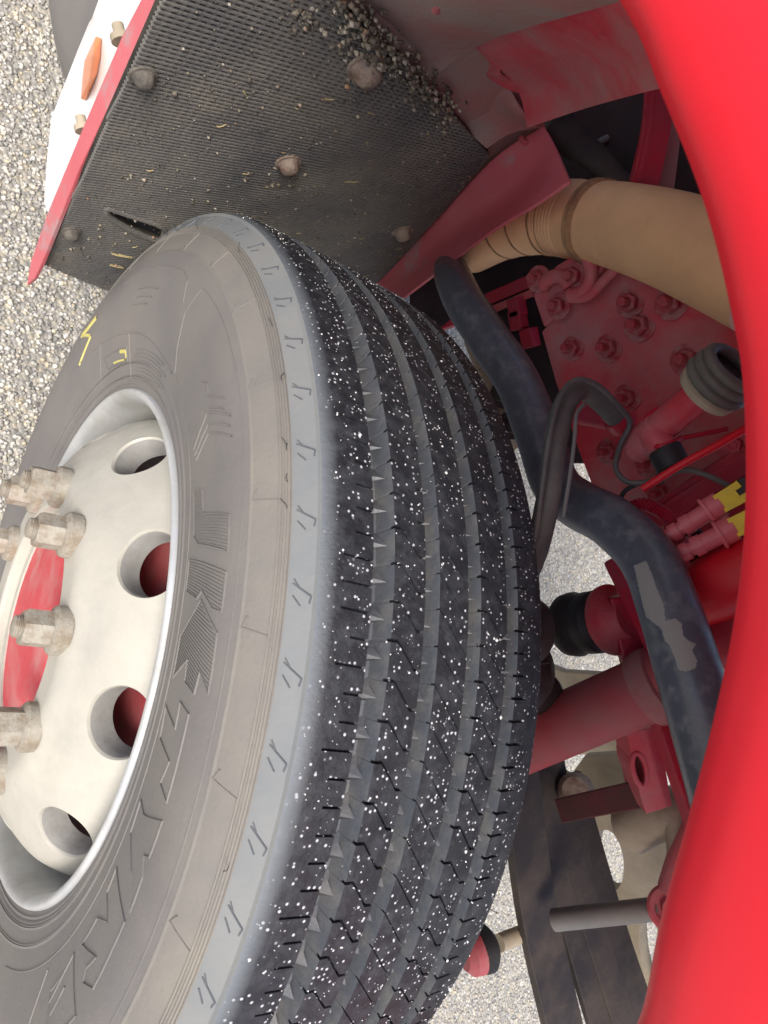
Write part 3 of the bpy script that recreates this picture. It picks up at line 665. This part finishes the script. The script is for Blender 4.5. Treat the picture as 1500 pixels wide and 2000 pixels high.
# extend the arch down on both sides so the panel goes on outside the picture
def row(o, dx): return [p + q * o + X1 * (dx - .55 * max(0, o - .012) * min(1, max(0, (-.14 - p[1]) / .25))) for p, q in zip(lp, out)]
rows = [row(.004, -.030), row(-.001, -.012), row(-.002, -.002), row(.001, .004), row(.010, .010), row(.030, .016), row(.075, .017), row(.16, .006), row(.30, -.012)]
part('fender', sheet(rows, .0015, 8, 4), M_red, truck, label='glossy red wheel arch fender with rolled lip')

# ---- tan air hose
hp = [(920, 480, 1.16), (985, 445, 1.07), (1060, 427, .99), (1130, 430, .93), (1210, 442, .87), (1310, 470, .80), (1400, 508, .75), (1500, 556, .71)]
hc = catmull([P(*q) for q in hp], 40); hl = np.concatenate([[0], np.cumsum(np.linalg.norm(np.diff(hc, axis=0), axis=1))])
rr = []
for l, q in zip(hl, hc):
    t = l / hl[-1]; b = .0455 + .004 * min(1, t * 1.6)
    if t < .44: b += .0007 * sin(l * 2 * pi / .0058)
    rr.append(b)
def htube(pts, r, n=40): return tube(list(pts), list(r), n, 0)
dens = catmull(hc, 4); rr = []
ll = np.concatenate([[0], np.cumsum(np.linalg.norm(np.diff(dens, axis=0), axis=1))])
for l in ll:
    t = l / ll[-1]; b = .0440 + .009 * min(1, t * 1.3)
    if t < .46: b += .0013 * abs(sin(l * pi / .0066))
    rr.append(b)
hose = part('air_hose', htube(dens, rr), M_hose, truck, angle=60, label='tan ribbed air intake hose crossing the arch')
i0 = int(len(dens) * .475)
seg = dens[i0:i0 + 40]; rs = [rr[i0] + .0006 + .0024 * (1 if 3 < k < 37 else 0) - (.0018 if 16 < k < 22 else 0) for k in range(len(seg))]
part('hose_clamp', htube(seg, rs), M_clamp, hose, angle=40)
for a_, b_ in ((.16, .006), (.24, .0045), (.33, .004), (.36, .004)):
    i1 = int(len(dens) * a_); sg = dens[i1:i1 + 5]; part('hose_band', htube(sg, [rr[i1] + .0013] * len(sg)), M_clamp, hose)

# ---- grey black pipe
pp = [(845, 440, 1.5), (868, 500, 1.3), (886, 545, 1.06), (908, 592, .975), (950, 655, .93), (1010, 745, .89), (1052, 850, .85), (1085, 945, .82), (1130, 985, .79), (1195, 1020, .745), (1265, 1090, .69), (1310, 1200, .64), (1350, 1330, .60), (1395, 1480, .57), (1440, 1640, .54)]
pc = [P(*q) for q in pp]
pipe = part('coolant_pipe', tube(pc, .0285, 36, 14), M_pipe, truck, label='scuffed blue black pipe with bare grey chipped patch')
# chipped primer patch follows the pipe surface
pd = catmull(pc, 14); Pp, Tt, Nn, Bb = frames(pd)
def on_pipe(px, py):
    d = ray(px, py); best = None
    for p, t in zip(Pp, Tt):
        wv = CC - p; d2 = d - t * (d @ t); w2 = wv - t * (wv @ t); A = d2 @ d2; Bq = 2 * d2 @ w2; Cq = w2 @ w2 - .0288 ** 2; D = Bq * Bq - 4 * A * Cq
        if D < 0: continue
        k = (-Bq - math.sqrt(D)) / (2 * A); q = CC + d * k; al = abs((q - p) @ t)
        if best is None or al < best[0]: best = (al, q)
    return best[1] if best else None
chip = [(1238, 1105), (1262, 1095), (1275, 1125), (1283, 1150), (1296, 1180), (1300, 1212), (1318, 1208), (1332, 1218), (1334, 1240), (1345, 1252), (1360, 1258), (1352, 1270), (1362, 1290), (1358, 1305), (1340, 1312), (1325, 1308), (1318, 1285), (1308, 1262), (1298, 1250), (1292, 1228), (1275, 1215), (1262, 1205), (1255, 1180), (1248, 1150)]
def inpoly(poly, x, y):
    r = False
    for (a, b), (c, d) in zip(poly, poly[1:] + poly[:1]):
        if ((b > y) != (d > y)) and x < (c - a) * (y - b) / (d - b + 1e-12) + a: r = not r
    return r
vid = {}; vs, fs = [], []; stp = 2
for X_ in range(1232, 1368, stp):
    for Y_ in range(1090, 1320, stp):
        if inpoly(chip, X_ + stp / 2, Y_ + stp / 2):
            q = []
            for c in ((X_, Y_), (X_ + stp, Y_), (X_ + stp, Y_ + stp), (X_, Y_ + stp)):
                if c not in vid:
                    pt = on_pipe(*c); vid[c] = None if pt is None else len(vs)
                    if pt is not None: vs.append(pt)
                q.append(vid[c])
            if None not in q: fs.append(tuple(q))
part('chipped_patch', (vs, fs), M_chip, pipe, label='bare grey patch where the paint has chipped')

# ---- chassis gusset plate with bolts
XP = -.56
gp_ = [(1058, 648), (1110, 590), (1180, 522), (1300, 490), (1445, 560), (1500, 700), (1500, 1330), (1400, 1250), (1310, 1170), (1225, 1075), (1170, 985), (1130, 880), (1085, 745)]
gus = part('gusset_plate', plate([PX(x, y, XP) for x, y in gp_], .012, nrm=(1, 0, 0)), M_redd, truck, smooth=False, bevel=.002, label='dusty red bolted gusset plate on the chassis rail')
for x, y, R in [(1232, 592, .0125), (1312, 592, .014), (1250, 636, .014), (1120, 680, .0115), (1190, 680, .013), (1342, 702, .0135), (1226, 778, .013), (1190, 882, .0125), (1270, 905, .0135), (1290, 962, .0125), (1165, 792, .010)]:
    bolt(PX(x, y, XP), (1, -.12, .12), R, M_boltr, gus, stud=.020)
# rail behind, dark
rl = [(800, 430), (1010, 430), (1200, 450), (1200, 540), (1090, 640), (1110, 760), (1160, 905), (1105, 905), (1040, 730), (985, 655), (905, 600), (860, 640), (800, 610)]
rail = part('chassis_rail', plate([PX(x, y, -.70) for x, y in rl], .03, nrm=(1, 0, 0)), M_eng, truck, smooth=False, label='dark chassis rail behind the pipe')
part('rail_flange', beam([PX(845, 640, -.72), PX(935, 610, -.72)], .02, .035, (0, 0, 1)), M_redk, rail)
part('rail_flange', beam([PX(940, 590, -.685), PX(1045, 545, -.685)], .006, .02, (1, 0, 0)), M_redk, rail)
part('rail_flange', beam([PX(945, 612, -.685), PX(1040, 572, -.685)], .006, .012, (1, 0, 0)), M_redd, rail)
for x, y in ((1010, 600), (1012, 625), (1035, 660)): part('rail_clip', box(PX(x, y, -.675), (0, 1, 0), (0, 0, 1), (1, 0, 0), .016, .012, .012), M_redk, rail, smooth=False, bevel=.002)
# cast bracket with curled lugs
cb = [(1040, 575), (1085, 520), (1135, 490), (1200, 480), (1175, 530), (1105, 600), (1062, 640)]
cast = part('cast_bracket', plate([PX(x, y, XP + .012) for x, y in cb], .02, nrm=(1, 0, 0)), M_redd, truck, smooth=False, bevel=.003)
def Q(x, y, d=.02): return PX(x, y, XP + d)
part('curled_lug', tube([Q(1060, 560), Q(1072, 545), Q(1090, 540), Q(1105, 548), Q(1112, 562)], .010, 14), M_redd, cast)
part('curled_lug', tube([Q(1148, 505), Q(1155, 530), Q(1150, 555), Q(1132, 572), Q(1112, 575)], .009, 14), M_redd, cast)
part('curled_lug', tube([Q(1112, 582), Q(1150, 578), Q(1180, 548), Q(1215, 515)], .007, 12), M_redd, cast)
for x, y in ((1122, 540), (1092, 598), (1052, 545)): bolt(Q(x, y, .014), (1, -.1, .1), .012, M_boltr, cast, stud=.014)

# ---- post, strut, looms and added dark backing up behind the liner
part('support_post', join(beam([P(1290, 150, .80), P(1280, 260, .83), P(1255, 380, .87)], .034, .006, CM[:, 0]), beam([P(1272, 150, .81), P(1262, 260, .84), P(1232, 385, .88)], .006, .03, CM[:, 0])), M_redk, truck, smooth=False, bevel=.001)
part('support_post', beam([P(1312, 160, .84), P(1312, 260, .87), P(1296, 400, .90)], .020, .008, CM[:, 0]), M_redg, truck, smooth=False, bevel=.001)
part('diagonal_strut', tube([P(1060, 235, .93), P(1110, 270, .95), P(1165, 310, .97), P(1225, 362, .99)], [.028, .024, .018, .012], 16), M_dark, truck)
part('wiring_loom', tube([P(1160, 285, 1.05), P(1200, 265, 1.06), P(1250, 262, 1.06)], .006, 10), M_grey, truck)
part('wiring_loom', tube([P(1150, 310, 1.05), P(1190, 300, 1.06), P(1225, 310, 1.06)], .010, 10), M_blk, truck)
part('dark_backing', join(box((-1.05, -.75, 1.05), (1, 0, 0), (0, 1, 0), (0, 0, 1), .30, .42, .33), box((-.80, -.62, 1.12), (1, 0, 0), (0, 1, 0), (0, 0, 1), .05, .20, .16), box((-.76, -.40, 1.05), (1, 0, 0), (0, 1, 0), (0, 0, 1), .04, .12, .10)), M_eng, truck, smooth=False, bevel=.01, label='dark backing boxes added behind the arch gaps')  # boxes added so the gaps look black; their shade is in the colour
part('skylight_blocker', box((-.36, -.15, 1.47), (1, 0, 0), (0, 1, 0), (0, 0, 1), .34, 1.1, .02), M_redk, truck, smooth=False)  # unseen slab in the cab's place, added and sized to block skylight

# ---- hoses and cables in front of the gusset
bh = part('brake_hose', tube([P(1020, 1140, .70), P(1050, 1065, .70), P(1073, 960, .70), P(1086, 860, .71), P(1106, 785, .73), P(1140, 762, .755), P(1178, 788, .775), P(1205, 818, .79)], .0122, 22, 10), M_blkh, truck, label='black rubber hose looping up beside the tyre')
part('hose_fitting', lathe_ax(P(1190, 800, .785), P(1235, 850, .81), [(0, .0135), (.012, .0135), (.0125, .016), (.03, .016), (.031, .011), (.05, .011)], 20), M_redk, bh)
part('cable', tube([P(1042, 1080, .682), P(1058, 960, .682), P(1074, 850, .69), P(1094, 775, .705), P(1125, 742, .72), P(1165, 752, .735), P(1205, 790, .75), P(1230, 825, .765), P(1212, 870, .77), P(1203, 915, .765), P(1228, 942, .755), P(1280, 938, .74), P(1335, 918, .73), P(1385, 930, .72), P(1440, 958, .71), P(1500, 985, .70)], .0031, 12, 10), M_blkh, truck, label='thin grey cable looping from hose to connector')
part('cable', tube([P(1100, 1010, .690), P(1113, 930, .690), P(1122, 860, .70), P(1126, 810, .71), P(1140, 790, .72)], .0022, 10, 8), M_grey, truck)
part('cable', tube([P(1205, 990, .76), P(1220, 960, .765), P(1245, 945, .76)], .0026, 10, 8), M_blk, truck)
part('tie_wrap', lathe_ax(P(1284, 936, .738), P(1300, 930, .735), [(0, .0055), (.006, .0055)], 14), M_blk, truck)
part('coolant_stub', join(tube([P(1135, 812, .86), P(1190, 822, .83)], .011, 16, 4)), M_redk, truck)

# ---- brake chamber push pipe with rubber boot
ch = part('actuator_tube', join(lathe_ax(P(1410, 735, .70), P(1278, 845, .765), [(0, .0185), (.03, .0185), (.031, .0175), (.085, .0175), (.087, .019), (.12, .019), (.126, .0175), (.13, .001)], 28), tube([P(1272, 842, .762), P(1285, 862, .755), P(1300, 880, .752), P(1312, 900, .75)], [.0165, .0162, .0155, .015], 22)), M_redd, truck, label='rust flecked red actuator tube with rubber boot')
def torus_at(p0, p1, r, tr): return lathe_ax(p0, p1, [(tr * (1 + cos(a)), r + tr * sin(a)) for a in np.linspace(pi, 3 * pi, 13)], 32)
a0, a1 = P(1372, 772, .715), P(1450, 700, .675)
part('boot_flange', lathe_ax(a0, a1, [(0, .018), (.003, .031), (.010, .033), (.013, .030), (.016, .020)], 32), M_beige, ch)
for t, r in ((.014, .030), (.024, .029), (.034, .027)):
    ax_ = (a1 - a0) / np.linalg.norm(a1 - a0); part('boot_ring', torus_at(a0 + ax_ * t, a1, r, .0062), M_blkh, ch)
part('rubber_cap', lathe_ax(P(1296, 876, .748), P(1318, 916, .742), [(0, .0165), (.003, .018), (.022, .018), (.024, .010), (.024, .0005)], 24), M_blk, ch)
part('clamp_strap', join(tube([P(1262, 862, .765), P(1285, 872, .742), P(1312, 866, .738), P(1330, 856, .75)], .0035, 8), tube([P(1330, 856, .75), P(1420, 838, .75)], .0028, 8, 2), tube([P(1256, 840, .77), P(1264, 815, .765), P(1285, 798, .765)], .003, 8)), M_redk, ch)
part('lever_plate', plate([P(1232, 872, .775), P(1268, 830, .765), P(1282, 862, .762), P(1256, 900, .77)], .006), M_redk, ch, smooth=False)
part('brake_pipe', tube([P(1255, 955, .735), P(1330, 908, .715), P(1400, 870, .70), P(1500, 812, .685)], .0042, 12), M_red, truck, label='thin bright red pipe slanting across the gusset')
# angle ledge
lg = [P(1283, 992, .80), P(1375, 930, .77), P(1510, 845, .72)]
ledge = part('angle_ledge', join(beam(lg, .006, .03, CM[:, 0] * .7 + CM[:, 1] * .7), beam([q + np.array([.012, .012, -.006]) for q in lg], .028, .004, CM[:, 1] * .7 + CM[:, 0])), M_redk, truck, smooth=False, bevel=.001)
bolt(P(1435, 868, .735), (1, -.1, .2), .009, M_redk, ledge, stud=.004)
xr = [(1290, 1010), (1500, 880), (1500, 1300), (1400, 1250), (1330, 1130)]
rp = part('valve_mount_plate', plate([PX(x, y, -.52) for x, y in xr], .006, nrm=(1, 0, 0)), M_redk, truck, smooth=False, label='deep red plate carrying the two connectors')
bolt(PX(1412, 1102, -.52), (1, -.25, .15), .0145, M_boltr, rp, stud=.022)

# ---- two sensor connectors with yellow clips
def connector(p0, p1, q0, q1):
    c = part('connector', join(lathe_ax(p0, p1, [(0, .009), (.008, .0095), (.0082, .0075), (.011, .0075), (.0112, .0095), (.02, .0095), (.0202, .0075), (.024, .0075), (.0242, .0105), (.034, .0105), (.0342, .0095), (.050, .0095), (.0502, .0155), (.0535, .0155), (.0537, .0135), (.067, .0130), (.0672, .011)], 18)), M_redp, truck, angle=30, label='dusty red sensor connector with yellow locking clip')
    ax_ = (p1 - p0) / np.linalg.norm(p1 - p0); s_ = np.cross(ax_, CC - p1); s_ /= np.linalg.norm(s_); n_ = np.cross(s_, ax_); n_ *= np.sign(n_ @ (CC - p1))
    e = p0 + ax_ * .066
    part('plug', join(box(e + ax_ * .016, ax_, s_, n_, .016, .0105, .011), lathe_ax(e + ax_ * .03, e + ax_ * .08, [(0, .010), (.012, .010), (.014, .0085), (.05, .0085)], 16)), M_blk, c, smooth=False, bevel=.0015)
    z = e + ax_ * .012 + n_ * .0115
    pts = [z - ax_ * .013 - s_ * .0095, z - ax_ * .013 + s_ * .0095, z + ax_ * .012 + s_ * .0105, z + ax_ * .012 + s_ * .004, z + ax_ * .006 + s_ * .003, z + ax_ * .006 - s_ * .003, z + ax_ * .012 - s_ * .004, z + ax_ * .012 - s_ * .0105]
    part('yellow_clip', plate(pts, .004, nrm=n_), M_yel, c, smooth=False, bevel=.0008)
    return c
connector(P(1292, 1056, .705), P(1420, 976, .680), 0, 0)
connector(P(1310, 1092, .695), P(1440, 1028, .668), 0, 0)
def corr(pts, r):
    d = catmull(pts, 30); l = np.concatenate([[0], np.cumsum(np.linalg.norm(np.diff(d, axis=0), axis=1))]); return tube(list(d), [r + .0011 * (1 if sin(v * 2 * pi / .004) > 0 else -1) for v in l], 14, 0)
part('corrugated_conduit', corr([P(1218, 1000, .78), P(1255, 985, .765), P(1295, 1002, .745), P(1325, 1032, .72)], .0065), M_redk, truck, angle=20)
part('corrugated_conduit', corr([P(1275, 1075, .74), P(1310, 1063, .725), P(1350, 1060, .70)], .0065), M_redd, truck, angle=20)
part('corrugated_conduit', corr([P(1335, 1028, .72), P(1360, 1045, .72), P(1372, 1075, .72), P(1350, 1090, .73)], .0070), M_blk, truck, angle=20)

# ---- lower chassis beam, cross tube, bump stop
part('lower_beam', beam([P(1235, 1080, .86), P(1318, 1250, .82), P(1405, 1500, .79), P(1470, 1720, .78)], .07, .05, (1, 0, .2)), M_redk, truck, smooth=False, bevel=.004)
part('rail_casting', tube([P(1325, 1190, .74), P(1400, 1150, .70), P(1500, 1100, .67)], [.03, .036, .036], 20), M_red, truck)
part('rail_casting', tube([P(1350, 1290, .74), P(1420, 1240, .71), P(1520, 1190, .68)], [.028, .034, .034], 20), M_redk, truck)
bs = part('bump_stop', lathe_ax(P(1095, 1222, .95), P(1225, 1208, .86), [(0, .0005), (.001, .022), (.006, .034), (.016, .042), (.030, .0435), (.040, .039), (.044, .0375), (.050, .041), (.066, .041), (.072, .036), (.08, .034)], 32), M_blk, truck, label='black ribbed rubber bump stop')
part('bump_stop_cup', lathe_ax(P(1188, 1212, .885), P(1250, 1200, .845), [(0, .030), (.002, .045), (.010, .046), (.013, .040), (.020, .032), (.035, .026), (.035, .001)], 32), M_redd, bs)
part('lever_arm', beam([P(1225, 1160, .86), P(1245, 1260, .86), P(1270, 1350, .85)], .05, .02, CM[:, 0]), M_redk, truck, smooth=False, bevel=.003)
part('far_rod', tube([P(1000, 1185, 1.35), P(1110, 1205, 1.35)], .014, 14, 3), M_beige, truck)
tb = part('cross_tube', lathe_ax(P(985, 1465, .93), P(1300, 1330, .80), [(0, .040), (.30, .038), (.302, .001)], 36), M_drum, truck, label='thick dark red tube running into the wheel hub')
part('tube_collar', lathe_ax(P(1258, 1350, .815), P(1310, 1325, .795), [(0, .030), (.003, .0435), (.018, .046), (.028, .043), (.032, .030), (.032, .001)], 32), M_redg, tb)
part('steering_knuckle', join(lathe_ax(P(1010, 1230, .80), P(1085, 1235, .84), [(0, .04), (.02, .04), (.03, .03), (.034, .001)], 20), lathe_ax(P(990, 1310, .84), P(1090, 1310, .87), [(0, .05), (.03, .048), (.045, .036), (.048, .001)], 20), lathe_ax(P(1000, 1360, .86), P(1115, 1352, .90), [(0, .025), (.06, .025), (.066, .02), (.067, .001)], 16)), M_dark, truck)
# square bracket with slot and dark red rod
sb = [P(x, y, .865) for x, y in [(1224, 1432), (1286, 1420), (1312, 1574), (1262, 1590), (1252, 1560)]]
sl = [P(1249 + 13 * cos(a) + 6 * sin(a), 1503 + 32 * sin(a), .865) for a in np.linspace(0, 2 * pi, 17)[:-1]]
brk = part('slotted_bracket', plate(sb, .06, [sl], -CM[:, 2]), M_redd, truck, smooth=False, bevel=.002, label='dusty red bracket with a small upright slot')
part('slot_rim', tube(sl + [sl[0]], .0035, 8, 2), M_redd, brk)
part('lateral_rod', beam([P(1095, 1583, 1.02), P(1180, 1565, .95), P(1262, 1548, .89)], .034, .012, CM[:, 1]), M_dred, truck, smooth=False, bevel=.002)
part('lower_beam', beam([P(1300, 1400, .83), P(1345, 1530, .81), P(1390, 1660, .79)], .034, .03, CM[:, 0]), M_redk, truck, smooth=False, bevel=.002)

# ---- dust caked castings beyond
def oval(cx, cy, a, b, tilt, X):
    return [PX(cx + a * cos(t) * cos(tilt) - b * sin(t) * sin(tilt), cy + a * cos(t) * sin(tilt) + b * sin(t) * cos(tilt), X) for t in np.linspace(0, 2 * pi, 25)[:-1]]
cp_ = [(1040, 1560), (1105, 1545), (1220, 1590), (1350, 1560), (1420, 1700), (1380, 1960), (1300, 2060), (1180, 2060), (1130, 1850)]
cas = part('axle_casting', plate([PX(x, y, -.60) for x, y in cp_], .03, [oval(1188, 1682, 30, 62, -.12, -.60), oval(1272, 1862, 22, 78, -.15, -.60)], (1, 0, 0)), M_beige, truck, smooth=False, bevel=.004, label='dust caked beige casting with oval holes')
part('casting_web', plate([PX(x, y, -.72) for x, y in [(1045, 1478), (1110, 1520), (1140, 1478), (1250, 1470), (1260, 1560), (1090, 1580)]], .02, nrm=(1, 0, 0)), M_beige, cas, smooth=False, bevel=.003)
part('casting_web', plate([PX(x, y, -.95) for x, y in [(1040, 1290), (1100, 1312), (1250, 1322), (1260, 1350), (1100, 1365), (1040, 1360)]], .02, nrm=(1, 0, 0)), M_beige, cas, smooth=False, bevel=.003)
part('casting_web', plate([PX(x, y, -.95) for x, y in [(1050, 1440), (1230, 1420), (1240, 1470), (1060, 1478)]], .02, nrm=(1, 0, 0)), M_beige, cas, smooth=False, bevel=.003)
part('casting_rib', tube([P(1230, 1620, 1.02), P(1290, 1590, .98), P(1345, 1600, .94), P(1360, 1720, .92)], .035, 18), M_beige, cas)
part('casting_boss', lathe_ax(P(1125, 1545, 1.12), P(1120, 1538, 1.0), [(0, .03), (.03, .028), (.04, .02), (.041, .001)], 20), M_rust, cas)
part('far_bracket', tube([P(935, 660, 1.25), P(960, 740, 1.22), P(985, 830, 1.2), P(1015, 870, 1.2)], [.028, .022, .03, .02], 12), M_beige, truck)
for x, y in ((958, 690), (985, 770), (1000, 830)): bolt(P(x, y, 1.17), P(x, y, 1.0) - P(x, y, 1.17), .016, M_dark, rail, stud=.01)

# ---- leaf springs, tie rod, rod end
lf = bpy.data.objects.new('leaf_spring', None); COL.objects.link(lf); lf.parent = truck; lf['label'] = 'dark greasy leaf spring pack running lengthwise'
for pts, wd, th in (([(985, 1380, 1.02), (1018, 1560, 1.04), (1048, 1780, 1.07), (1105, 2030, 1.10)], .072, .016),
                    ([(1040, 1460, 1.10), (1075, 1640, 1.11), (1120, 1820, 1.12), (1185, 2040, 1.13)], .050, .013),
                    ([(1072, 1470, 1.12), (1108, 1640, 1.13), (1160, 1820, 1.14), (1230, 2040, 1.15)], .050, .013),
                    ([(1110, 1520, 1.15), (1160, 1690, 1.16), (1205, 1840, 1.17), (1275, 2040, 1.18)], .054, .013)):
    part('spring_leaf', beam([P(*q) for q in pts], wd, th, (1, 0, -.12)), M_dark, lf, smooth=False, bevel=.0015)
tr = part('damper_rod', lathe_ax(P(1082, 1797, 1.02), P(1310, 1772, .93), [(0, .001), (.001, .0155), (.165, .0150), (.166, .001)], 24), M_grey, truck, label='grey rod crossing in front of the leaf spring')
part('rod_eye', join(lathe_ax(P(1310, 1775, .945), P(1308, 1774, .88), [(0, .030), (.03, .030), (.033, .026), (.033, .020), (.028, .019), (.028, .012), (.034, .010), (.034, .0005)], 28), tube([P(1320, 1740, .93), P(1340, 1680, .92), P(1370, 1620, .90)], .024, 14)), M_redd, tr)
re = part('rod_end', lathe_ax(P(905, 1868, 1.02), P(985, 1838, 1.05), [(0, .02), (.01, .030), (.025, .032), (.03, .024), (.031, .001)], 24), M_redd, truck)
part('rod_boot', lathe_ax(P(930, 1858, 1.025), P(985, 1838, 1.05), [(0, .026), (.008, .033), (.018, .034), (.026, .026), (.032, .016), (.032, .001)], 24), M_blk, re)
part('rod_shank', tube([P(975, 1842, 1.05), P(1010, 1828, 1.07), P(1060, 1810, 1.10)], .013, 14), M_beige, re)
